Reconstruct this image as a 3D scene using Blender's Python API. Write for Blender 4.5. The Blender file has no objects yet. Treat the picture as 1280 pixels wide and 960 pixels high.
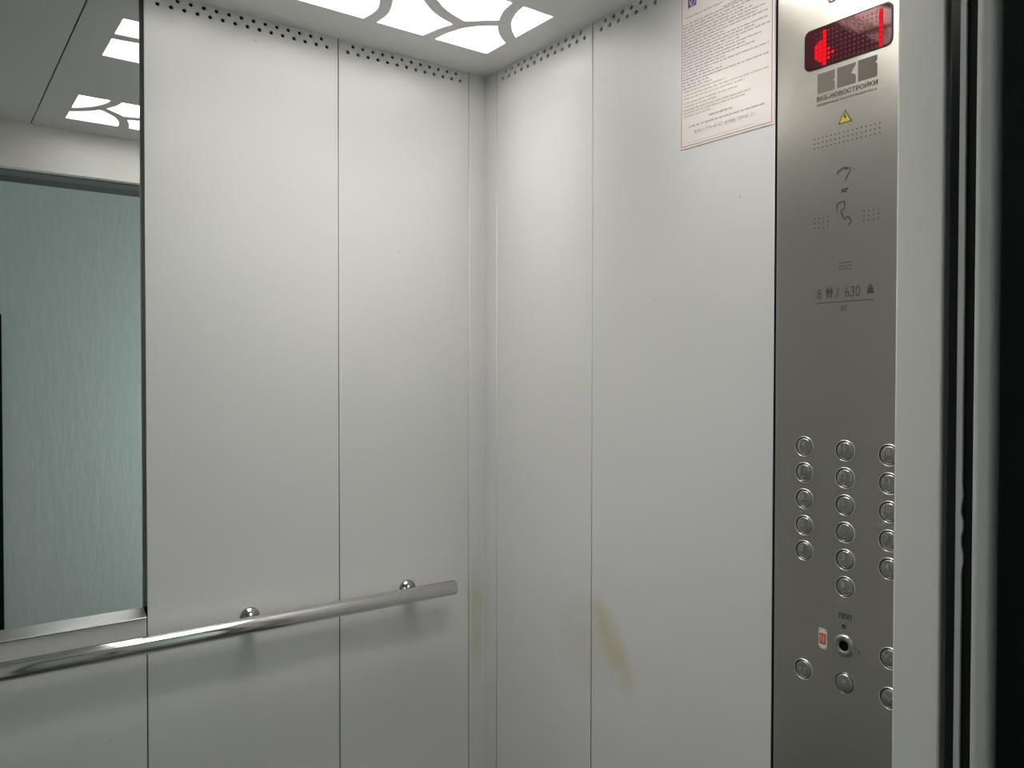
import bpy, bmesh, math, random
from mathutils import Vector, Matrix
random.seed(4)
# frame of the scene: x = towards the control-panel wall, y = towards the back wall, z up, metres
EYE = 1.435
A0, B0, H = 1.627, 1.1214, 0.715          # back wall y, right wall x, ceiling above eye
CZ = EYE + H
AF = 0.5785                                # transom inner face
BL = -0.285                                # left car wall
scene = bpy.context.scene
COL = scene.collection

# ---------------------------------------------------------------- camera, world, exposure
cam_d = bpy.data.cameras.new('camera'); cam = bpy.data.objects.new('camera', cam_d); COL.objects.link(cam)
cam_d.sensor_width = 36.0; cam_d.lens = 1003.8 / 1280 * 36.0; cam_d.clip_start = 0.01; cam_d.clip_end = 50
cam.matrix_world = (Matrix.Translation((0, 0, EYE)) @ Matrix.Rotation(math.radians(-36.463), 4, 'Z')
                    @ Matrix.Rotation(math.radians(90 - .968), 4, 'X') @ Matrix.Rotation(math.radians(.064), 4, 'Z'))
scene.camera = cam
w = bpy.data.worlds.new('world'); scene.world = w; w.use_nodes = True
w.node_tree.nodes['Background'].inputs[0].default_value = (.5, .55, .6, 1)
w.node_tree.nodes['Background'].inputs[1].default_value = 0.02
scene.view_settings.view_transform = 'Standard'; scene.view_settings.look = 'None'
scene.view_settings.gamma = 1.0; scene.view_settings.use_curve_mapping = False
scene.view_settings.exposure = 0.0
scene.cycles.max_bounces = 14; scene.cycles.diffuse_bounces = 8; scene.cycles.glossy_bounces = 8
EMIT = 3.5
TUBE_W = 3.2                               # watts of each ceiling light, beamed downwards
FILL_LAMP = 11.0
FILL_WINDOW = 9.5
LBOX = .038                                # depth of the light trays over the ceiling tile

# ---------------------------------------------------------------- materials
def mat(name, col, rough=.5, metal=0., spec=.5, emit=None, estr=0., coat=0., aniso=0.):
    m = bpy.data.materials.new(name); m.use_nodes = True
    b = m.node_tree.nodes['Principled BSDF']
    b.inputs['Base Color'].default_value = (*col, 1); b.inputs['Roughness'].default_value = rough
    b.inputs['Metallic'].default_value = metal; b.inputs['Specular IOR Level'].default_value = spec
    b.inputs['Coat Weight'].default_value = coat; b.inputs['Anisotropic'].default_value = aniso
    if emit: b.inputs['Emission Color'].default_value = (*emit, 1); b.inputs['Emission Strength'].default_value = estr
    return m
def N(m, t, **kw):
    n = m.node_tree.nodes.new(t)
    for k, v in kw.items(): setattr(n, k, v)
    return n
def L(m, a, b): m.node_tree.links.new(a, b)
def mixcol(m, fac, a, b, mode='MIX'):
    n = N(m, 'ShaderNodeMix', data_type='RGBA', blend_type=mode)
    for s, v in ((n.inputs[0], fac), (n.inputs[6], a), (n.inputs[7], b)):
        if hasattr(v, 'links'): L(m, v, s)
        elif isinstance(v, (int, float)): s.default_value = v
        else: s.default_value = (*v, 1)
    return n.outputs[2]
def noise(m, scale, detail=3., stretch=None, rough=.5):
    tc = N(m, 'ShaderNodeNewGeometry'); src = tc.outputs['Position']
    if stretch:
        mp = N(m, 'ShaderNodeMapping'); mp.inputs['Scale'].default_value = stretch; L(m, src, mp.inputs['Vector']); src = mp.outputs[0]
    n = N(m, 'ShaderNodeTexNoise'); n.inputs['Scale'].default_value = scale; n.inputs['Detail'].default_value = detail
    n.inputs['Roughness'].default_value = rough; L(m, src, n.inputs['Vector']); return n.outputs['Fac']
def ramp(m, v, a, b, lo=0., hi=1.):
    n = N(m, 'ShaderNodeMapRange'); n.inputs[1].default_value = a; n.inputs[2].default_value = b
    n.inputs[3].default_value = lo; n.inputs[4].default_value = hi; L(m, v, n.inputs[0]); return n.outputs[0]
def bump(m, v, strength, dist):
    n = N(m, 'ShaderNodeBump'); n.inputs['Strength'].default_value = strength; n.inputs['Distance'].default_value = dist
    L(m, v, n.inputs['Height']); L(m, n.outputs[0], m.node_tree.nodes['Principled BSDF'].inputs['Normal'])
def bs(m): return m.node_tree.nodes['Principled BSDF']
def blob(m, centre, axes):                 # soft ellipsoid mask in world space: axes = [(dir, radius)...]
    g = N(m, 'ShaderNodeNewGeometry'); sub = N(m, 'ShaderNodeVectorMath', operation='SUBTRACT')
    L(m, g.outputs['Position'], sub.inputs[0]); sub.inputs[1].default_value = centre
    acc = None
    for d, r in axes:
        dt = N(m, 'ShaderNodeVectorMath', operation='DOT_PRODUCT'); L(m, sub.outputs[0], dt.inputs[0])
        v = Vector(d).normalized() / r; dt.inputs[1].default_value = v
        sq = N(m, 'ShaderNodeMath', operation='MULTIPLY'); L(m, dt.outputs['Value'], sq.inputs[0]); L(m, dt.outputs['Value'], sq.inputs[1])
        if acc is None: acc = sq.outputs[0]
        else:
            ad = N(m, 'ShaderNodeMath', operation='ADD'); L(m, acc, ad.inputs[0]); L(m, sq.outputs[0], ad.inputs[1]); acc = ad.outputs[0]
    return ramp(m, acc, 1.0, 0.0)
def mul(m, a, b):
    n = N(m, 'ShaderNodeMath', operation='MULTIPLY')
    for i, v in enumerate((a, b)):
        if hasattr(v, 'links'): L(m, v, n.inputs[i])
        else: n.inputs[i].default_value = v
    return n.outputs[0]

def paint(name, col, rough=.36, stains=False):
    m = mat(name, col, rough, spec=.55)
    n1 = noise(m, 2.2, 2); n2 = noise(m, 900, 1)
    c = mixcol(m, ramp(m, n1, .35, .65, 0, .35), col, tuple(k * .93 for k in col))
    if stains:
        wob = ramp(m, noise(m, 26, 3), .3, .7, .45, 1.)
        dn = (0, -.55, -.84)
        s1 = mul(m, mul(m, blob(m, (B0, 1.178, EYE - .553), [(dn, .115), ((0, .84, -.55), .044), ((1, 0, 0), .1)]), wob), .62)
        s2 = mul(m, mul(m, blob(m, (B0, 1.255, EYE - .565), [((0, 0, 1), .11), ((0, 1, 0), .10), ((1, 0, 0), .1)]), wob), .26)
        s3 = mul(m, mul(m, blob(m, (1.095, A0, EYE - .60), [((0, 0, 1), .17), ((1, 0, 0), .030), ((0, 1, 0), .1)]), wob), .42)
        c = mixcol(m, s1, c, (.52, .44, .15)); c = mixcol(m, s2, c, (.44, .42, .22)); c = mixcol(m, s3, c, (.42, .38, .16))
        sc = N(m, 'ShaderNodeNewGeometry'); vo = N(m, 'ShaderNodeTexVoronoi'); vo.inputs['Scale'].default_value = 9
        L(m, sc.outputs['Position'], vo.inputs['Vector'])
        c = mixcol(m, ramp(m, vo.outputs['Distance'], .028, .018, 0, .3), c, (.25, .24, .22))
    L(m, c, bs(m).inputs['Base Color'])
    L(m, ramp(m, noise(m, 6, 3), .3, .7, rough - .03, rough + .05), bs(m).inputs['Roughness'])
    bump(m, n2, .05, .0004)
    return m
M_PANEL = paint('panel_paint', (.70, .70, .69), .34, True)
M_LEFT = paint('left_wall_darkened', (.42, .42, .41), .36)  # unseen wall, tone darkened to dim its reflection in the steel faceplate
M_CEIL = paint('ceiling_paint', (.78, .78, .775), .42)
M_RETURN = paint('return_paint', (.78, .77, .74), .40)
M_LEAF = paint('door_edge_paint', (.50, .53, .53), .4)
M_LANDING = paint('landing_door_paint', (.50, .52, .49), .42)
def brushed(name, col, rough, sc=(1, 6, 600), amt=.05):
    m = mat(name, col, rough, metal=1.)
    f = noise(m, 1.0, 2, stretch=sc)
    L(m, ramp(m, f, .3, .7, rough - amt, rough + amt), bs(m).inputs['Roughness'])
    L(m, mixcol(m, ramp(m, f, .3, .7), tuple(k * .95 for k in col), col), bs(m).inputs['Base Color'])
    return m
M_STEEL = brushed('brushed_steel', (.63, .60, .55), .30, (1, 30, 2500), .012)
M_CHROME = mat('polished_steel', (.72, .71, .69), .13, metal=1.)
M_BRACKET = mat('dark_polished_steel', (.36, .355, .35), .12, metal=1.)
M_BUTTON = brushed('button_steel', (.50, .49, .455), .30, (1, 150, 150), .03)
M_RING = mat('button_ring_steel', (.86, .85, .80), .30, metal=1.)
M_FRAME = brushed('mirror_frame_steel', (.13, .135, .13), .36, (10, 1, 500))
M_MIRROR = mat('mirror_glass', (.82, .84, .83), .004, metal=1.)
M_DARK = mat('cavity_shade', (.004, .004, .004), .9, spec=.1)  # near-black colour stands in for shade behind holes and gaps
M_GROOVE = mat('groove_shadow_gap', (.05, .05, .05), .8)  # dark colour stands in for shade between the wall panels
M_BLACKGLOSS = mat('black_gloss_plastic', (.003, .004, .005), .25, spec=.3)
M_SLOT_SHADE = mat('slot_shade_black', (.008, .009, .008), .6, spec=.2)  # black put in for shade in the slot between the doors
M_DGREEN = mat('dark_green_enamel', (.002, .007, .005), .6, spec=.12)
M_ETCH = mat('etched_print', (.085, .078, .068), .6, spec=.3)
M_LOGO = mat('etched_logo_grey', (.20, .175, .15), .5, spec=.3)
M_HOLE = mat('perforation', (.03, .03, .028), .9, spec=.1)
M_GLASS_RED = mat('red_display_window', (.070, .012, .018), .06, spec=.9)
bs(M_GLASS_RED).inputs['Specular Tint'].default_value = (1, .55, .55, 1)
M_BEZEL = mat('display_bezel', (.012, .008, .009), .25)
M_LED_ON = mat('led_lit', (.2, .002, .004), .6, spec=.05, emit=(1., .004, .016), estr=1.0)
M_LED_GLOW = mat('led_lit_halo', (.2, .004, .008), .6, spec=.05, emit=(1., .004, .016), estr=.5)
M_LED_OFF = mat('led_unlit', (.15, .028, .03), .25)
M_PAPER = mat('poster_paper', (.80, .745, .715), .34, coat=.25)
M_RED = mat('poster_red_ink', (.42, .045, .06), .4)
M_INK = mat('poster_grey_ink', (.36, .33, .33), .5)
M_INK2 = mat('poster_faint_ink', (.52, .42, .37), .5)
M_VIOLET = mat('poster_violet_ink', (.075, .055, .25), .4)
M_WHITE = mat('white_print', (.78, .76, .72), .5)
M_YELLOW = mat('warning_yellow', (.75, .60, .06), .45)
M_BLACK = mat('black_ink', (.02, .02, .015), .5)
M_STRED = mat('sticker_red', (.62, .09, .07), .45)
M_FLOOR = mat('car_floor_vinyl', (.05, .05, .048), .5)
fl = noise(M_FLOOR, 60, 4); L(M_FLOOR, mixcol(M_FLOOR, ramp(M_FLOOR, fl, .35, .65), (.025, .026, .025), (.05, .048, .046)), bs(M_FLOOR).inputs['Base Color'])
# diffuser: opal acrylic, LED tape behind its middle so the long edges are a little dimmer
M_DIFF = mat('opal_diffuser', (.8, .8, .78), .4, emit=(1., .975, .945), estr=EMIT)
M_LOBBY = mat('textured_plaster', (.5, .55, .53), .75)
pn = noise(M_LOBBY, 1.0, 6, stretch=(38, 38, 9), rough=.65); pn2 = noise(M_LOBBY, 1.6, 2)
c = mixcol(M_LOBBY, ramp(M_LOBBY, pn, .40, .62), (.505, .54, .52), (.54, .57, .552))
L(M_LOBBY, mixcol(M_LOBBY, ramp(M_LOBBY, pn2, .35, .65, 0, .5), c, (.52, .57, .56)), bs(M_LOBBY).inputs['Base Color']); bump(M_LOBBY, pn, .4, .004)
M_LCEIL = mat('lobby_ceiling_paint', (.55, .56, .55), .9)
tn = noise(M_LCEIL, 8, 3); L(M_LCEIL, mixcol(M_LCEIL, tn, (.5, .51, .5), (.6, .6, .59)), bs(M_LCEIL).inputs['Base Color'])
M_TILE = mat('lobby_floor_tile', (.22, .21, .2), .4)
tn = noise(M_TILE, 14, 4); L(M_TILE, mixcol(M_TILE, tn, (.16, .155, .15), (.28, .27, .26)), bs(M_TILE).inputs['Base Color'])
M_FILL_WINDOW = mat('added_window_glow', (.7, .75, .75), .3, emit=(.90, 1., .99), estr=FILL_WINDOW)  # glow of the added, unseen lobby window
M_FILL_LAMP = mat('added_lamp_glow', (.8, .8, .8), .4, emit=(.92, 1., .98), estr=FILL_LAMP)  # glow of the added, unseen lobby lamp

# ---------------------------------------------------------------- mesh helpers
ORG = {}                                   # world origin of every object (children share their root's origin)
def P(A, B, h): return Vector((B, A, EYE + h))
def finish(name, me, material, parent=None, smooth=False, kind=None, label=None):
    o = bpy.data.objects.new(name, me)
    if parent is not None:
        o.parent = parent; me.transform(Matrix.Translation(-ORG[parent.name])); ORG[o.name] = ORG[parent.name]
    else:
        ORG[o.name] = Vector((0, 0, 0))
    if material: me.materials.append(material)
    if smooth: me.shade_smooth()
    COL.objects.link(o)
    if kind: o['kind'] = kind
    if label: o['label'] = label
    return o
def empty(name, loc, label=None, cat=None, group=None, kind=None):
    o = bpy.data.objects.new(name, None); o.location = loc; o.empty_display_size = .05; COL.objects.link(o)
    ORG[o.name] = Vector(loc)
    if label: o['label'] = label
    if cat: o['category'] = cat
    if group: o['group'] = group
    if kind: o['kind'] = kind
    return o
def tag(o, label, cat, group=None):
    o['label'] = label; o['category'] = cat
    if group: o['group'] = group
    return o
def recentre(o):                           # put a one-mesh object's origin at its own centre
    me = o.data; c = sum((v.co for v in me.vertices), Vector()) / len(me.vertices)
    me.transform(Matrix.Translation(-c)); o.location = c; return o
def box(name, A, B, h, material, parent=None, bevel=0., kind=None, label=None, seg=2):
    bm = bmesh.new()
    vs = [bm.verts.new(P(a, b, z)) for a in A for b in B for z in h]
    for f in ((0, 1, 3, 2), (4, 6, 7, 5), (0, 4, 5, 1), (2, 3, 7, 6), (0, 2, 6, 4), (1, 5, 7, 3)): bm.faces.new([vs[i] for i in f])
    bmesh.ops.recalc_face_normals(bm, faces=bm.faces)
    if bevel: bmesh.ops.bevel(bm, geom=list(bm.edges), offset=bevel, segments=seg, profile=.5, affect='EDGES')
    me = bpy.data.meshes.new(name); bm.to_mesh(me); bm.free()
    return finish(name, me, material, parent, False, kind, label)
def curve_mesh(name, outlines, thick, bevel=0.):
    cu = bpy.data.curves.new(name, 'CURVE'); cu.dimensions = '2D'; cu.fill_mode = 'BOTH'; cu.extrude = thick / 2
    if bevel: cu.bevel_depth = bevel; cu.bevel_resolution = 1; cu.offset = -bevel; cu.extrude = thick / 2 - bevel
    for pts in outlines:
        s = cu.splines.new('POLY'); s.points.add(len(pts) - 1); s.use_cyclic_u = True
        for p, q in zip(s.points, pts): p.co = (q[0], q[1], 0, 1)
    return curve_to_mesh(name, cu)
def curve_to_mesh(name, cu):
    o = bpy.data.objects.new('temporary', cu); COL.objects.link(o)
    dg = bpy.context.evaluated_depsgraph_get(); me = bpy.data.meshes.new_from_object(o.evaluated_get(dg)); me.name = name
    bpy.data.objects.remove(o); bpy.data.curves.remove(cu)
    return me
def place(me, O, U, V):                    # (u, v, n) -> world, n = U x V, O world origin
    U, V = Vector(U), Vector(V); n = U.cross(V)
    me.transform(Matrix(((U.x, V.x, n.x, O[0]), (U.y, V.y, n.y, O[1]), (U.z, V.z, n.z, O[2]), (0, 0, 0, 1)))); return me
def circle(cx, cy, r, n=12, ph=0.): return [(cx + r * math.cos(ph + 2 * math.pi * i / n), cy + r * math.sin(ph + 2 * math.pi * i / n)) for i in range(n)]
def rrect(x0, y0, x1, y1, r, n=5):
    out = []
    for cx, cy, a in ((x1 - r, y0 + r, -90), (x1 - r, y1 - r, 0), (x0 + r, y1 - r, 90), (x0 + r, y0 + r, 180)):
        for i in range(n + 1):
            t = math.radians(a + 90 * i / n); out.append((cx + r * math.cos(t), cy + r * math.sin(t)))
    return out
# flat work on the right wall: u = -y (reading direction), v = height over the eye; d = how proud of the wall
def right_sheet(name, outlines, material, parent, d=.0, thick=.0004, bevel=0., **kw):
    me = curve_mesh(name, [[(-a, h) for a, h in o] for o in outlines], thick, bevel)
    place(me, (B0 - d - thick / 2, 0, EYE), (0, -1, 0), (0, 0, 1))
    return finish(name, me, material, parent, **kw)
def back_sheet(name, outlines, material, parent, A, thick, bevel=0., **kw):   # outlines in (x, h); front face at y = A
    me = curve_mesh(name, outlines, thick, bevel)
    place(me, (0, A + thick / 2, EYE), (1, 0, 0), (0, 0, 1))
    return finish(name, me, material, parent, **kw)
def right_text(name, body, a0, a1, h0, h1, material, parent, d=.0013, bold=0., shear=0., **kw):
    cu = bpy.data.curves.new(name, 'FONT'); cu.body = body; cu.size = 1; cu.extrude = .01; cu.offset = bold; cu.resolution_u = 3; cu.shear = shear
    me = curve_to_mesh(name, cu)
    xs = [v.co.x for v in me.vertices]; ys = [v.co.y for v in me.vertices]
    x0, x1, y0, y1 = min(xs), max(xs), min(ys), max(ys)
    for v in me.vertices:
        v.co = Vector(((v.co.x - x0) / (x1 - x0) * (a0 - a1) - a0, h0 + (v.co.y - y0) / (y1 - y0) * (h1 - h0), v.co.z * .01))
    place(me, (B0 - d - .0001, 0, EYE), (0, -1, 0), (0, 0, 1))
    return finish(name, me, material, parent, **kw)
def revolve(name, prof, centre, axis, material, parent, seg=32, smooth=True, **kw):   # prof = [(r, t)] along axis
    ax = Vector(axis).normalized(); u = ax.orthogonal().normalized(); v = ax.cross(u); c = Vector(centre)
    bm = bmesh.new(); rings = []
    for r, t in prof:
        if r < 1e-6: rings.append([bm.verts.new(c + ax * t)])
        else: rings.append([bm.verts.new(c + ax * t + (u * math.cos(k * 2 * math.pi / seg) + v * math.sin(k * 2 * math.pi / seg)) * r) for k in range(seg)])
    for a, b in zip(rings, rings[1:]):
        for k in range(seg):
            l = (k + 1) % seg
            if len(a) == 1: bm.faces.new((a[0], b[k], b[l]))
            elif len(b) == 1: bm.faces.new((a[k], a[l], b[0]))
            else: bm.faces.new((a[k], a[l], b[l], b[k]))
    bmesh.ops.recalc_face_normals(bm, faces=bm.faces)
    me = bpy.data.meshes.new(name); bm.to_mesh(me); bm.free()
    o = finish(name, me, material, parent, smooth, **kw)
    return o

# ---------------------------------------------------------------- the car's walls
HB, HF = H + .0015, -EYE + .004
def holes_row(x0, x1, n, h, r=.0040): return [circle(x0 + (x1 - x0) * i / (n - 1), h, r, 10) for i in range(n)]
wb = empty('wall_back', P(A0 + .05, .3, -EYE), kind='structure')
box('wall_backing', (A0 + .034, A0 + .06), (BL - .06, B0 + .06), (-EYE, H + .075), M_DARK, wb)
def rect(x0, x1, y0, y1): return [(x0, y0), (x1, y0), (x1, y1), (x0, y1)]
T = .006
back_sheet('wall_panel', [rect(.3450, .7340, HF, HB)] + holes_row(.3692, .7094, 15, .6918) + holes_row(.3813, .6973, 14, .7062), M_PANEL, wb, A0, .005, .0008)
back_sheet('wall_panel', [rect(.7362, 1.0716, HF, HB)] + holes_row(.7578, 1.0479, 13, .6918) + holes_row(.7699, 1.0358, 12, .7064), M_PANEL, wb, A0, T, .0008)
back_sheet('wall_panel', [rect(-.19, .3424, HF, -.4695)], M_PANEL, wb, A0, T, .0008, label='wall panel below the mirror')
back_sheet('wall_panel', [rect(BL, -.192, HF, HB)] + holes_row(-.265, -.215, 3, .6918), M_PANEL, wb, A0, T, .0008)
for x_ in (.7351, 1.07215): box('seam_shade', (A0 + .0016, A0 + .02), (x_ - .002, x_ + .002), (HF, HB), M_GROOVE, wb)  # dark strips put in the seams as their shade
box('seam_shade', (A0 + .0016, A0 + .02), (.3415, .3458), (HF, -.475), M_GROOVE, wb)
# corner post: two narrow flush strips folded round the corner
back_sheet('corner_strip', [rect(1.0727, B0 + .0, HF, HB)], M_PANEL, wb, A0 - .0005, T, .0008)

wr = empty('wall_right', P(1.1, B0 + .05, -EYE), kind='structure')
box('wall_backing', (.40, A0 + .05), (B0 + .034, B0 + .05), (-EYE, H + .075), M_DARK, wr)
def right_panel(a0, a1, rows, **kw):
    out = [[(a1, HF), (a0, HF), (a0, HB), (a1, HB)]]
    for (p, q, n, h) in rows: out += [circle(p + (q - p) * i / (n - 1), h, .0042, 10) for i in range(n)]
    me = curve_mesh('wall_panel', [[(-a, h) for a, h in o] for o in out], T, .0008)
    place(me, (B0 + T / 2, 0, EYE), (0, -1, 0), (0, 0, 1))
    return finish('wall_panel', me, M_PANEL, wr, **kw)
right_panel(1.2403, 1.5785, [(1.5558, 1.265, 13, .6925), (1.5437, 1.2771, 12, .7072)])
right_panel(.8005, 1.2383, [(1.2143, .8207, 17, .6932), (1.2025, .8330, 16, .7068)], label='wall panel carrying the notice')
me = curve_mesh('corner_strip', [[(-a, h) for a, h in [(1.6272, HF), (1.5796, HF), (1.5796, HB), (1.6272, HB)]]], T, .0008)
finish('corner_strip', place(me, (B0 - .0005 + T / 2, 0, EYE), (0, -1, 0), (0, 0, 1)), M_PANEL, wr)

for y_ in (1.2393, 1.57905): box('seam_shade', (y_ - .002, y_ + .002), (B0 + .0016, B0 + .02), (HF, HB), M_GROOVE, wr)
box('seam_shade', (.792, .803), (B0 + .0012, B0 + .02), (HF, HB), M_DARK, wr)  # dark strip as shade in the gap beside the faceplate
wl = empty('wall_left', P(1.1, BL - .02, -EYE), kind='structure')
box('wall_backing', (.45, A0 + .05), (BL - .06, BL - .026), (-EYE, H + .075), M_DARK, wl)
for a0, a1 in ((.55, .93), (.932, 1.28), (1.282, A0 - .002)): box('wall_panel', (a0, a1), (BL - .022, BL), (HF, HB), M_LEFT, wl, .0008)

wf = empty('wall_front', P(.55, .3, -EYE), kind='structure')
JB = 1.0212
box('transom', (.549, AF), (BL, JB - .0005), (.583, HB), M_RETURN, wf, .001)
box('jamb_return', (.4838, .5446), (JB, B0 + .03), (-EYE, H + .03), M_RETURN, wf, .0035, seg=4, label='light grey jamb beside the control panel')
box('jamb_return', (.484, .545), (BL - .02, -.205), (-EYE, .583), M_RETURN, wf, .003)
box('wall_backing', (.50, .552), (B0 + .002, B0 + .03), (-EYE, H + .03), M_DARK, wf)

box('floor', (.42, A0 + .04), (BL - .06, B0 + .04), (-EYE - .03, -EYE), M_FLOOR, kind='structure')

# ---------------------------------------------------------------- ceiling: two steel tiles with cut-out leaf pattern, light fittings above
def arc(pts, n=6):                         # Catmull-Rom through points, open
    out = []; q = [pts[0]] + list(pts) + [pts[-1]]
    for i in range(1, len(q) - 2):
        p0, p1, p2, p3 = q[i - 1], q[i], q[i + 1], q[i + 2]
        for k in range(n):
            t = k / n
            out.append(tuple(.5 * (2 * p1[j] + (p2[j] - p0[j]) * t + (2 * p0[j] - 5 * p1[j] + 4 * p2[j] - p3[j]) * t * t + (3 * p1[j] - p0[j] - 3 * p2[j] + p3[j]) * t ** 3) for j in (0, 1)))
    out.append(pts[-1]); return out
L0, L1, BR, BLt = 1.2665, 1.5035, 1.0385, .342
openings = [
    arc([(1.2665, .964), (1.289, .967), (1.318, .977), (1.343, .990), (1.370, 1.012), (1.394, BR)]) + [(L0, BR)],
    arc([(L1, .903), (1.463, .908), (1.421, .923), (1.391, .945), (1.369, .973)]) + arc([(1.369, .9735), (1.392, .992), (1.413, 1.015), (1.430, BR)]) + [(L1, BR)],
    arc([(1.325, .780), (1.343, .812), (1.363, .839), (1.378, .868), (1.392, .908)]) + arc([(1.391, .909), (1.368, .933), (1.346, .959)]) + arc([(1.345, .960), (1.307, .943), (L0, .936)]) + [(L0, .775)],
    arc([(1.359, .790), (1.387, .824), (1.405, .857), (1.418, .894)]) + arc([(1.419, .894), (1.457, .882), (L1, .873)]) + arc([(L1, .764), (1.462, .765), (1.424, .756), (1.394, .744)]),
    arc([(1.409, .723), (1.442, .736), (1.470, .738), (L1, .734)]) + [(L1, .560)] + arc([(1.455, .545), (1.415, .560), (1.392, .600), (1.389, .660), (1.409, .723)])[:-1],
    arc([(1.266, .745), (1.310, .752), (1.345, .762), (1.375, .728)]) + arc([(1.372, .715), (1.360, .670), (1.362, .610), (1.372, .570)]) + arc([(1.366, .560), (1.320, .555), (L0, .560)]),
    [(L1, BLt), (1.4115, BLt)] + arc([(1.4130, .370), (1.4155, .400), (1.425, .445), (1.445, .490)]) + arc([(1.447, .492), (1.475, .510), (L1, .518)]),
    [(1.3805, BLt), (L0, BLt)] + arc([(L0, .518), (1.305, .515), (1.350, .505), (1.395, .480)]) + arc([(1.396, .478), (1.393, .440), (1.3885, .402), (1.3835, .370)]),
]
AC, BC = (AF + A0) / 2, .6945
openings2 = [[(2 * AC - a, 2 * ((BR + BLt) / 2) - b) for a, b in o] for o in openings]
ceil_root = empty('ceiling', P(1.1, .27, H), kind='structure')
SEAM = .2686
def tile(b0, b1, holes):
    me = curve_mesh('ceiling_tile', [[(x, y) for x, y in ((b0, AF + .0003), (b1, AF + .0003), (b1, A0 - .0003), (b0, A0 - .0003))]] + [[(b, a) for a, b in o] for o in holes], .002)
    place(me, (0, 0, CZ + .001), (1, 0, 0), (0, 1, 0))
    finish('ceiling_tile', me, M_CEIL, ceil_root)
tile(SEAM + .0014, B0 - .0003, openings + openings2)
tile(BL + .0005, SEAM - .0014, [])
box('ceiling_backing', (AF - .06, A0 + .06), (BL - .06, B0 + .06), (H + .07, H + .08), M_DARK, ceil_root)
LF = {(0, 1): 'bright leaf-pattern ceiling light nearest the far corner, along the back wall',
      (0, 0): 'leaf-pattern ceiling light over the doorway, seen lowest in the mirror'}
for side in (0,):
    for back in (0, 1):
        a0, a1 = (L0 - .02, L1 + .02) if back else (2 * AC - L1 - .02, 2 * AC - L0 + .02)
        b0, b1 = (BLt - .02, BR + .02) if side == 0 else (2 * SEAM - BR - .02, 2 * SEAM - BLt + .02)
        t = empty('ceiling_light', P((a0 + a1) / 2, (b0 + b1) / 2, H + LBOX), LF[(side, back)], 'ceiling light', 'leaf-pattern ceiling lights')
        zt = H + LBOX; ins = .012
        me = bpy.data.meshes.new('diffuser'); me.from_pydata([P(a0 + ins, b0 + ins, zt), P(a0 + ins, b1 - ins, zt), P(a1 - ins, b1 - ins, zt), P(a1 - ins, b0 + ins, zt)], [], [(0, 1, 2, 3)])
        finish('diffuser', me, M_DIFF, t)
        ar_d = bpy.data.lights.new('led_panel', 'AREA'); ar_d.shape = 'RECTANGLE'; ar_d.size = b1 - b0 - 2 * ins; ar_d.size_y = a1 - a0 - 2 * ins
        ar_d.energy = TUBE_W; ar_d.color = (1., .975, .94); ar_d.spread = math.radians(86)
        aro = bpy.data.objects.new('led_panel', ar_d); aro.parent = t; aro.location = (0, 0, -.002); COL.objects.link(aro)
        bm = bmesh.new()                     # open-bottomed sheet-steel tray
        o4 = [P(a, b, h_) for h_ in (H + .0025, zt + .003) for a, b in ((a0, b0), (a0, b1), (a1, b1), (a1, b0))]
        v = [bm.verts.new(p) for p in o4]
        for q in range(4): bm.faces.new((v[q], v[(q + 1) % 4], v[(q + 1) % 4 + 4], v[q + 4]))
        bm.faces.new(v[4:]); me = bpy.data.meshes.new('housing'); bm.to_mesh(me); bm.free()
        ho = finish('housing', me, M_WHITE, t); sm = ho.modifiers.new('wall', 'SOLIDIFY'); sm.thickness = .001

# ---------------------------------------------------------------- mirror
MA = A0 + .022
mr = empty('wall_mirror', P(MA, .1, -.45), 'tall frameless mirror with steel bottom ledge above the handrail', 'mirror')
back_sheet('mirror_glass', [rect(-.1895, .3600, -.4535, HB)] + [circle(.3392 - .0243 * k, .7027, .0040, 10) for k in range(12)], M_MIRROR, mr, MA, .003)
me = bpy.data.meshes.new('bottom_ledge')
prof = [(MA - .0005, -.4535), (A0 - .003, -.4662), (A0 - .0045, -.4676), (A0 - .0045, -.4690), (A0 - .002, -.4690), (MA - .0005, -.4590)]
vv = [P(a, b, h) for b in (-.189, .3424) for a, h in prof]; n = len(prof)
me.from_pydata(vv, [], [tuple(range(n)), tuple(range(2 * n - 1, n - 1, -1))] + [(i, i + n, (i + 1) % n + n, (i + 1) % n) for i in range(n)])
finish('bottom_ledge', me, M_FRAME, mr)

# ---------------------------------------------------------------- handrail
RH, RA, RR = -.5040, A0 - .052, .0166
hr = empty('handrail', P(RA, .28, RH), 'round polished steel handrail along the back wall under the mirror', 'handrail')
e1 = .999
revolve('rail', [(0, -1.22), (RR - .002, -1.22), (RR, -1.218), (RR, -.002), (RR - .0015, -.0004), (0, 0)], P(RA, e1, RH), (1, 0, 0), M_CHROME, hr, 48)
for b in (.9023, .538, .06, -.18):
    br = revolve('bracket', [(.0208, -.0005), (.0208, .003), (.0185, .007), (.013, .0105), (.0085, .0125), (.0075, .016), (.0075, .050), (0, .050)], P(A0, b, RH + .0005), (0, -1, 0), M_BRACKET, hr, 32)

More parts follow.
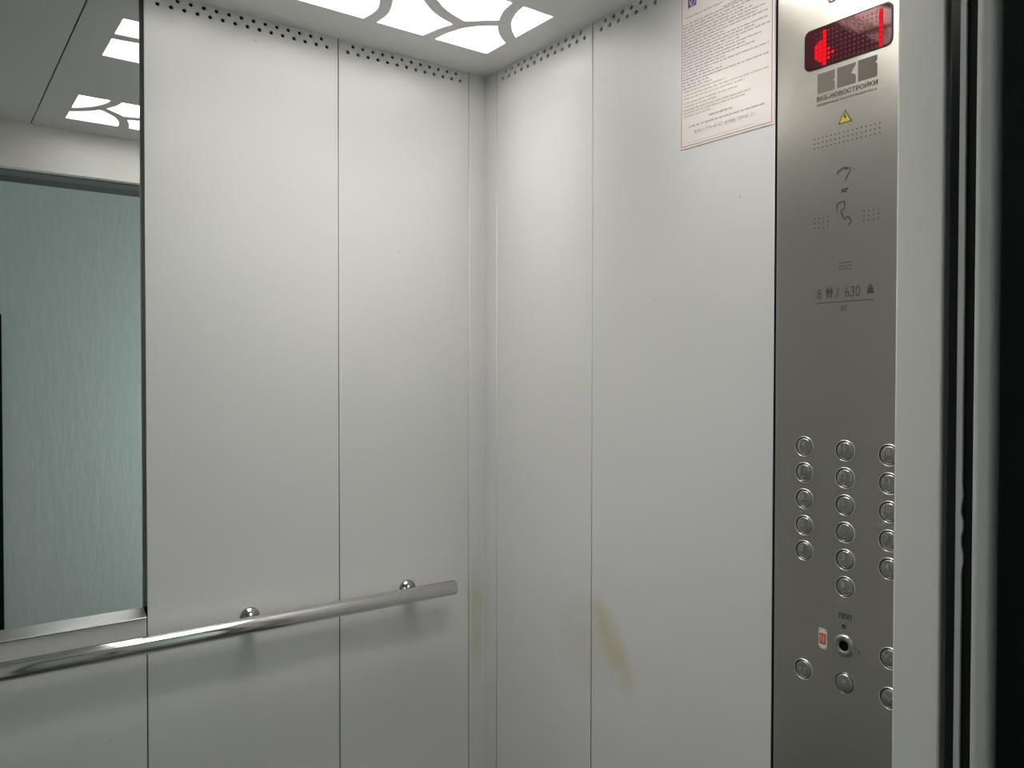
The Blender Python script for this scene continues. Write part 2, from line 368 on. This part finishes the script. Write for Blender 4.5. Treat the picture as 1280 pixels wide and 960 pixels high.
# ---------------------------------------------------------------- control panel
cp = empty('control_panel', P(.674, B0, -EYE), 'brushed steel lift control panel with round buttons and red display', 'control panel')
CPH = H + .0015
me = curve_mesh('faceplate', [rect(-.7952, -.5480, -EYE + .004, CPH)], .012, .0010)
finish('faceplate', place(me, (B0 - .001 + .006, 0, EYE), (0, -1, 0), (0, 0, 1)), M_STEEL, cp)
D = .0010
def dots(name, pts, r, material, parent, d=D, **kw):
    return right_sheet(name, [circle(a, h, r, 8) for a, h in pts], material, parent, d, **kw)
def stroke(pts, w):                        # outline polygon of a thick polyline (a, h)
    lft, rgt = [], []
    for i, p in enumerate(pts):
        a = pts[max(i - 1, 0)]; b = pts[min(i + 1, len(pts) - 1)]
        dx, dy = b[0] - a[0], b[1] - a[1]; l = math.hypot(dx, dy) or 1; nx, ny = -dy / l * w / 2, dx / l * w / 2
        lft.append((p[0] + nx, p[1] + ny)); rgt.append((p[0] - nx, p[1] - ny))
    return lft + rgt[::-1]
# display
disp = right_sheet('display', [rrect(.6040, .4655, .7455, .5280, .010)], M_BEZEL, cp, D, .0016, .0004, label='dark red floor display with lit arrow and digit one')
right_sheet('window', [rrect(.6062, .4677, .7433, .5258, .0085)], M_GLASS_RED, disp, D + .0014, .0004)
pt = .0069; c0, r0 = .7244, .4702
on, off = set(), set()
for r in range(8): on.add((2, r))
for c_, r in ((1, 1), (3, 1), (0, 2), (1, 2), (3, 2), (0, 3), (1, 3), (3, 3), (0, 4), (1, 4), (1, 5), (0, 2), (4, 2)): on.add((c_, r))
for r in range(8): on.add((15, r))
on.discard((13, 6))
pos = lambda q: (c0 - q[0] * pt, r0 + q[1] * pt)
off = [(c_, r) for c_ in range(16) for r in range(8) if (c_, r) not in on]
right_sheet('led_halo', [stroke([(pos((2, 0))[0], r0 - .003), (pos((2, 7))[0], r0 + 7 * pt + .003)], .0062)], M_LED_GLOW, disp, D + .0018, .0001)  # glow around the lit dots, put in as faintly emissive patches
right_sheet('led_halo', [stroke([(pos((15, 0))[0], r0 - .003), (pos((15, 7))[0], r0 + 7 * pt + .003)], .0062)], M_LED_GLOW, disp, D + .0018, .0001)
right_sheet('led_halo', [[(pos((0, 0))[0] + .003, r0 + 4.4 * pt), (pos((0, 0))[0] + .003, r0 + 1.7 * pt), (pos((1, 0))[0], r0 + .4 * pt), (pos((2, 0))[0] + .0031, r0 + .4 * pt), (pos((2, 0))[0] + .0031, r0 + 5.4 * pt), (pos((1, 0))[0], r0 + 5.3 * pt)]], M_LED_GLOW, disp, D + .0018, .0001)
right_sheet('unlit_leds', [circle(*pos(q), .0017, 6) for q in off], M_LED_OFF, disp, D + .0018, .0001, kind='stuff')
for q in sorted(on): right_sheet('lit_led', [circle(*pos(q), .0024, 8)], M_LED_ON, disp, D + .0019, .0001)
# logo
logo = right_sheet('logo', [[(.7232, .4268), (.6943, .4268), (.6943, .4395), (.6965, .4415), (.6943, .4438), (.6943, .4568), (.7232, .4568)],
                     [(.6903, .4268), (.6603, .4268), (.6603, .4390), (.6680, .4435), (.6603, .4540), (.6603, .4572), (.6903, .4572)],
                     [(.6568, .4268), (.6271, .4268), (.6271, .4455), (.6302, .4480), (.6271, .4510), (.6271, .4580), (.6568, .4580)]], M_LOGO, cp, D, .0003, label='etched logo of three notched grey squares')
right_text('company_name', 'ВКБ-НОВОСТРОЙКИ', .7238, .6262, .4148, .4243, M_ETCH, cp, .0013, .006)
right_text('company_slogan', 'НАДЁЖНЫЙ ЗАСТРОЙЩИК ЮГА', .7236, .6270, .4070, .4115, M_LOGO, cp, .0013)
right_sheet('emblem', [[(.7090, .5685), (.7040, .5590), (.6945, .5590), (.6900, .5700), (.6925, .5715), (.6960, .5620), (.7025, .5620), (.7065, .5700)]], M_LOGO, cp, D, .0003)
# speaker perforations
for cols, rows_, a0, a1, h0, h1 in ((16, 3, .7279, .6226, .3440, .3585), (4, 3, .7262, .7040, .2208, .2352), (4, 3, .6456, .6238, .2210, .2345), (5, 3, .6832, .6663, .1530, .1625)):
    dots('perforation', [(a0 + (a1 - a0) * i / (cols - 1), h0 + (h1 - h0) * j / (rows_ - 1)) for i in range(cols) for j in range(rows_)], .00095, M_HOLE, cp)
# overload symbol: dial and pointer, kg
ar = [(.675 + .0165 * math.cos(math.radians(t)), .2925 + .0125 * math.sin(math.radians(t))) for t in range(30, 151, 10)]   # a decreasing to the right
right_sheet('overload_symbol', [stroke([(a, h) for a, h in ar], .0015), stroke([(a + .0008, h - .0030) for a, h in ar[:8]], .0009),
            [(.6755, .3050), (.6680, .3048), (.6615, .3010), (.6605, .2975), (.6650, .2995), (.6700, .3018), (.6750, .3022)],
            stroke([(.6668, .3005), (.6760, .2862)], .0016), circle(.6764, .2850, .0022, 10)], M_ETCH, cp, D, .0003)
right_text('load_unit', 'кг', .6812, .6705, .2676, .2738, M_ETCH, cp, .0013, .03)
ph = [(.6885, .2505), (.6865, .2530), (.6790, .2545), (.6768, .2540), (.6765, .2440), (.6780, .2425), (.6820, .2420), (.6812, .2370), (.6775, .2290), (.6755, .2270),
      (.6725, .2305), (.6705, .2308), (.6655, .2245), (.6660, .2225), (.6700, .2175), (.6735, .2160), (.6790, .2190), (.6850, .2280), (.6885, .2380)]
cxp = sum(p[0] for p in ph) / len(ph); cyp = sum(p[1] for p in ph) / len(ph)
right_sheet('telephone_symbol', [stroke(ph + [ph[0], ph[1]], .0017)], M_ETCH, cp, D, .0003)
# rating line
right_text('capacity_digit', '8', .7205, .7140, .1112, .1255, M_ETCH, cp, .0013, -.012)
for ca in (.7035, .6975):
    right_sheet('person_symbol', [circle(ca, .1262, .0014, 10), [(ca + .0024, .1240), (ca - .0024, .1240), (ca - .0026, .1180), (ca - .0014, .1175), (ca - .0012, .1115), (ca + .0012, .1115), (ca + .0014, .1175), (ca + .0026, .1180)]], M_ETCH, cp, D, .0003)
right_sheet('slash', [stroke([(.6885, .1112), (.6850, .1262)], .0011)], M_ETCH, cp, D, .0003)
right_text('load_digits', '630', .6745, .6505, .1108, .1265, M_ETCH, cp, .0013, -.012)
right_sheet('weight_symbol', [[(.6398, .1135), (.6292, .1135), (.6306, .1228), (.6384, .1228)], circle(.6345, .1247, .0022, 10)], M_ETCH, cp, D, .0003)
right_sheet('underline', [stroke([(.7241, .1043), (.6288, .1043)], .0011)], M_ETCH, cp, D, .0003)
right_text('conformity_mark', 'ЕАС', .6808, .6712, .0905, .0985, M_ETCH, cp, .0013, .0)
# buttons
def ringprof(r, w, hgt): return [(r + w, -.0005), (r + w, hgt * .5), (r + w * .75, hgt * .9), (r + w * .4, hgt), (r + w * .1, hgt * .8), (r, hgt * .4), (r, -.0008)]
SURF = B0 - .001
def button(a, h, face, braille=None, rr=.0150, dark=False, custom=None):
    c_ = P(a, SURF, h)
    b = revolve('button', [(rr - .0016, -.0004), (rr - .0018, .0008), (rr * .72, .0016), (rr * .36, .0020), (0, .0021)], c_, (-1, 0, 0), M_BUTTON, cp, 32)
    revolve('button_gap', [(rr - .0002, .0002), (rr - .0020, .0002)], c_, (-1, 0, 0), M_HOLE, b, 32)
    if not dark: revolve('button_ring', ringprof(rr - .0002, .0014, .0020), c_, (-1, 0, 0), M_RING, b, 40)
    else: revolve('button_ring', ringprof(rr - .0002, .0010, .0008), c_, (-1, 0, 0), M_BUTTON, b, 40)
    if face:
        wd = .0050 * len(face) + .0006
        right_text('numeral', face, a + wd / 2 + .0022, a - wd / 2 + .0022, h - .0008, h + .0082, M_RING, b, .0038, .012)
    if custom: right_sheet('symbol', custom(a, h), M_RING, b, .0034, .0005)
    if braille:
        revb = [(a + .0005 - i * .0028, h - .0062 - j * .0024) for i, j in braille]
        right_sheet('braille', [circle(x, y, .0007, 6) for x, y in revb], M_RING, b, .0030, .0005)
    return b
BRL = {1: [(0, 0)], 2: [(0, 0), (0, 1)], 3: [(0, 0), (1, 0)], 4: [(0, 0), (1, 0), (1, 1)], 5: [(0, 0), (1, 1)], 6: [(0, 0), (1, 0), (0, 1)], 7: [(0, 0), (1, 0), (0, 1), (1, 1)], 8: [(0, 0), (0, 1), (1, 1)], 9: [(1, 0), (0, 1)], 0: [(1, 0), (0, 1), (1, 1)]}
for (ca, cb), hs, ns in (((.7415, .7401), [-.1191, -.1601, -.2017, -.2434, -.2832], [14, 11, 8, 5, 2]),
                         ((.6723, .6705), [-.1204, -.1614, -.2024, -.2435, -.2846, -.3257], [15, 12, 9, 6, 3, 1]),
                         ((.6041, .6026), [-.1212, -.1621, -.2030, -.2445, -.2848], [16, 13, 10, 7, 4])):
    for i, (h, k) in enumerate(zip(hs, ns)):
        button(ca + (cb - ca) * i / (len(hs) - 1), h, str(k), BRL[k % 10])
tri = lambda x, y, s: [(x + s, y + .0032), (x + s, y - .0032), (x - s * 1.2, y)]
button(.7400, -.4711, None, custom=lambda a, h: [circle(a + .0045, h + .001, .0022, 10), circle(a - .0035, h + .002, .0018, 8), stroke([(a - .0035, h - .0005), (a - .0035, h - .006)], .0016)])
button(.6705, -.4714, None, dark=True, custom=lambda a, h: [[(a + .004, h + .0005), (a + .003, h + .005), (a, h + .0068), (a - .003, h + .005), (a - .004, h + .0005)], circle(a, h - .002, .0012, 8)])
button(.6002, -.4139, None, custom=lambda a, h: [stroke([(a + .0090, h + .006), (a + .0050, h + .001), (a + .0015, h + .006)], .0016), stroke([(a - .002, h - .0015), (a - .0055, h + .002), (a - .009, h - .0015)], .0014)])
button(.5997, -.4717, None, custom=lambda a, h: [stroke([(a + .0085, h + .0035), (a + .001, h + .0005), (a + .001, h - .0045)], .0015), stroke([(a - .002, h + .0015), (a - .008, h + .004)], .0014)])
# key switch
ks = revolve('key_switch', [(.0168, -.0005), (.0168, .0012), (.0158, .0030), (.0135, .0042), (.0100, .0040), (.0078, .0022)], P(.6710, SURF, -.4150), (-1, 0, 0), M_BUTTON, cp, 40)
revolve('keyhole', [(.0080, .0021), (0, .0019)], P(.6710, SURF, -.4150), (-1, 0, 0), M_DARK, ks, 24)
right_text('key_caption', 'ППП', .6800, .6600, -.3745, -.3665, M_BLACK, cp, .0013, .01)
right_sheet('indicator', [circle(.6725, -.3862, .0032, 16), circle(.6730, -.3866, .0014, 10)], M_BLACK, cp, D, .0003)
right_sheet('scratch_mark', [stroke([(.6478, -.4160), (.6485, -.4220)], .0014)], M_ETCH, cp, D, .0002)

# stickers on the faceplate
ws = right_sheet('warning_sticker', [[(.6878, .3718), (.6656, .3718), (.6767, .3915)]], M_BLACK, None, D, .0003)
ws2 = recentre(tag(ws, 'small yellow triangular high voltage sticker below the etched logo', 'sticker')); ORG[ws.name] = Vector(ws.location)
right_sheet('sticker_field', [[(.6856, .3731), (.6678, .3731), (.6767, .3889)]], M_YELLOW, ws, D + .0003, .0001)
right_sheet('lightning_bolt', [[(.6774, .3866), (.6757, .3866), (.6765, .3824), (.6746, .3824), (.6770, .3742), (.6764, .3796), (.6787, .3796)]], M_BLACK, ws, D + .0004, .0001)
rs = right_sheet('red_sticker', [[(.7140, -.4290), (.7002, -.4290), (.7002, -.3983), (.7140, -.3983)]], M_WHITE, None, D, .0003)
recentre(tag(rs, 'small white sticker with red square beside the key switch', 'sticker')); ORG[rs.name] = Vector(rs.location)
right_sheet('red_square', [[(.7128, -.4225), (.7016, -.4225), (.7016, -.4058), (.7128, -.4058)]], M_STRED, rs, D + .0003, .0001)
right_sheet('pictogram', [[(.7112, -.4185), (.7085, -.4190), (.7085, -.4100), (.7098, -.4085), (.7112, -.4100)], [(.7068, -.4205), (.7052, -.4205), (.7036, -.4120), (.7050, -.4085), (.7068, -.4095)]], mat('sticker_pink', (.72, .35, .30), .5), rs, D + .0004, .0001)
for a_ in (.7126, .7018):
    for h_ in (-.4002, -.4272): right_sheet('corner_notch', [circle(a_, h_, .0010, 8)], M_BLACK, rs, D + .0004, .0001)

# ---------------------------------------------------------------- notice on the wall
PH1, PH0, PL, PR = .690, .4013, 1.0015, .8010
po = right_sheet('notice_poster', [[(PL, PH0), (PR, PH0), (PR, PH1), (PL, PH1)]], M_PAPER, None, .0002, .0007)
recentre(tag(po, 'printed paper notice with a thin red border high on the wall', 'poster')); ORG[po.name] = Vector(po.location)
dd = .0009
x0, x1, y0, y1, wl_ = PL - .0028, PR + .0045, PH0 + .0036, PH1 - .004, .0011
right_sheet('red_border', [[(x0, y0), (x1, y0), (x1, y1), (x0, y1)], [(x0 - wl_, y0 + wl_), (x1 + wl_, y0 + wl_), (x1 + wl_, y1 - wl_), (x0 - wl_, y1 - wl_)]], M_RED, po, dd, .0001)
def words(h, a0, a1, hh=.0021):
    out = []; a = a0
    while a > a1 + .002:
        wd = random.uniform(.005, .015); e = max(a - wd, a1)
        t = a
        while t > e + .0008:                       # letters
            lw = random.uniform(.0009, .0016); up = random.choice((0, 0, 0, .0007))
            out.append([(t, h), (max(t - lw, e), h), (max(t - lw, e), h + hh + up), (t, h + hh + up)]); t -= lw + .0003
        a = e - random.uniform(.0012, .0022)
    return out
rows = []
h = .6300
spec = [(.6345, .990, .905), (.6260, .905, .83)]
hh = .6225; i = 0
ends = [.835, .815, .86, .845, .82, .835, .815, .90, .815, .84, .81, .87, .826, .86, .84, .90, .812, .93, .905, .811, .935, .93]
for e in ends:
    spec.append((hh, .9955, e)); hh -= .00545
for hq, a, e in spec: rows += words(hq, a, e)
right_sheet('notice_text', rows, M_INK, po, dd, .0001, kind='stuff')
rows = []
for hq, a, e in ((.5020, .993, .900), (.4955, .993, .811), (.4895, .993, .86), (.4815, .993, .875), (.4755, .993, .92), (.4690, .993, .847), (.4635, .993, .855), (.4575, .993, .93)): rows += words(hq, a, e)
right_sheet('notice_text', rows, M_INK2, po, dd, .0001, kind='stuff')
rows = words(.4475, .935, .885, .0028) + words(.4375, .981, .818, .0024)
right_sheet('notice_text', rows, M_INK, po, dd, .0001, kind='stuff')
right_sheet('rule_line', [stroke([(.985, .4100), (.84, .4110)], .0005)], M_INK, po, dd, .0001)
right_text('phone_number', '8(861) 776-43-47, 8(988) 709-81-11', .968, .840, .4225, .4300, M_INK, po, dd, .0)
right_sheet('notice_text', words(.638, .902, .86, .004) + words(.655, .95, .85, .004) + words(.668, .95, .82, .004), M_INK, po, dd, .0001, kind='stuff')
em = right_sheet('emblem', [[(.9840, .6490), (.9815, .6520), (.9650, .6520), (.9650, .6780), (.9840, .6780)]], M_VIOLET, po, dd, .0001)
right_sheet('emblem_mark', [stroke([(.9800, .6650), (.9790, .6570), (.9770, .6545), (.9720, .6548), (.9690, .6570), (.9685, .6700)], .0014), stroke([(.9770, .6570), (.9715, .6720)], .0016)], M_WHITE, em, dd + .0001, .0001)

# ---------------------------------------------------------------- door edges to the right
lc = box('light_curtain', (.4606, .4745), (1.013, 1.060), (-EYE + .01, H - .01), M_BLACKGLOSS, None, .002, seg=3)
recentre(tag(lc, 'glossy black vertical safety strip in the gap beside the light grey jamb', 'safety strip'))
box('slot_shade_box', (.44, .4838), (1.062, 1.12), (-EYE, H + .02), M_DARK, kind='structure')  # black box stands in for shade deep in the door slot
# car door leaf: only its leading edge shows; paint chipped along one side
car = empty('door_1', P(.455, 1.04, -EYE), kind='structure')
outl = [(.4590, -EYE + .006), (.4524, -EYE + .006)]
random.seed(11)
zs = [-.40 + i * .01 for i in range(44)]
for z in zs:
    if -.26 < z < -.12:
        k = math.sin((z + .26) / .14 * math.pi)
        off_ = .0016 * math.sin(z * 160) + random.uniform(-.0007, .0007)
        outl.append((.4524 - off_ * k - .0006 * k, z))
    else: outl.append((.4524 + random.uniform(-.0001, .0001), z))
outl += [(.4524, .60), (.4590, .60)]
me = curve_mesh('leading_edge', [[(-a, h) for a, h in outl]], .004)
finish('leading_edge', place(me, (1.005 + .002, 0, EYE), (0, -1, 0), (0, 0, 1)), M_LEAF, car, label='narrow pale edge with chipped paint')
box('door_leaf', (.4400, .4595), (1.0095, 1.32), (-EYE + .006, .60), M_SLOT_SHADE, car)  # leaf coloured black as the shade of the slot between doors
# landing door leaf, rounded edge
ld = empty('door_2', P(.42, 1.1, -EYE), kind='structure')
box('door_leaf', (.4105, .4388), (.9950, 1.35), (-EYE + .006, .60), M_LANDING, ld, .010, seg=8, label='pale rounded landing door edge')
# landing frame close to the camera
box('trim_2', (.24, .3968), (.970, 1.25), (-EYE, .572), M_DGREEN, kind='structure')
box('trim_3', (.24, .40), (-.45, -.18), (-EYE, .572), M_DGREEN, kind='structure')
box('trim_4', (.459, .533), (-.28, 1.0), (.583, .75), mat('door_header_enamel', (.16, .18, .165), .5), bevel=.001, kind='structure')
box('trim_5', (.24, .454), (-.45, 1.25), (.607, .75), mat('lobby_header_enamel', (.05, .06, .055), .5), kind='structure')
box('trim_6', (.38, .50), (-.45, 1.6), (-EYE - .04, -EYE - .001), M_FRAME, kind='structure')
# lobby
ll = box('wall_lobby_left', (-1.5, .26), (-1.7, -1.6), (-EYE, 1.2), M_LOBBY, kind='structure')
box('wall_lobby_right', (-1.5, .26), (2.2, 2.3), (-EYE, 1.2), M_LOBBY, kind='structure')
box('wall_lobby_back', (-1.25, -1.15), (-1.7, 2.3), (-EYE, 1.2), M_LOBBY, kind='structure')
box('wall_lobby_front', (.20, .30), (1.25, 2.3), (-EYE, 1.2), M_LOBBY, kind='structure')
box('wall_lobby_entrance', (.20, .30), (-1.7, -.45), (-EYE, 1.2), M_LOBBY, kind='structure')
box('wall_lobby_header', (.20, .30), (-.45, 1.25), (.75, 1.2), M_LOBBY, kind='structure')
box('ceiling_lobby', (-1.6, .3), (-1.7, 2.3), (1.2, 1.26), M_LCEIL, kind='structure')
box('floor_lobby', (-1.6, .38), (-1.7, 2.3), (-EYE - .04, -EYE), M_TILE, kind='structure')
box('trim_7', (-1.15, -1.13), (.22, .313), (-EYE, .26), M_DGREEN, kind='structure')
LP_ = P(-.45, -1.0, 1.155)  # added unseen lamp, brightens the jambs and door edges
lamp = empty('added_lobby_lamp', LP_, 'added round white lamp on the lobby ceiling, unseen, brightens the door jambs', 'lamp')
revolve('added_lamp_base', [(0, .045), (.15, .045), (.15, .02), (0, .02)], LP_, (0, 0, 1), M_WHITE, lamp, 32)
revolve('added_lamp_glass', [(.14, .02), (.13, -.01), (.09, -.035), (0, -.045)], LP_, (0, 0, 1), M_FILL_LAMP, lamp, 32)
win = empty('added_window_1', P(-.65, 2.19, -.2), kind='structure')  # added unseen window, its glow brightens the lobby wall from the right
for a_ in (-1.02, -.65, -.28): box('added_window_frame', (a_ - .02, a_ + .02), (2.165, 2.20), (-.95, .45), M_WHITE, win, .002)
for h_ in (-.95, .41): box('added_window_frame', (-1.0, -.30), (2.165, 2.20), (h_, h_ + .04), M_WHITE, win, .002)
for a_ in (-.835, -.465): box('added_window_pane', (a_ - .165, a_ + .165), (2.180, 2.184), (-.91, .41), M_FILL_WINDOW, win)
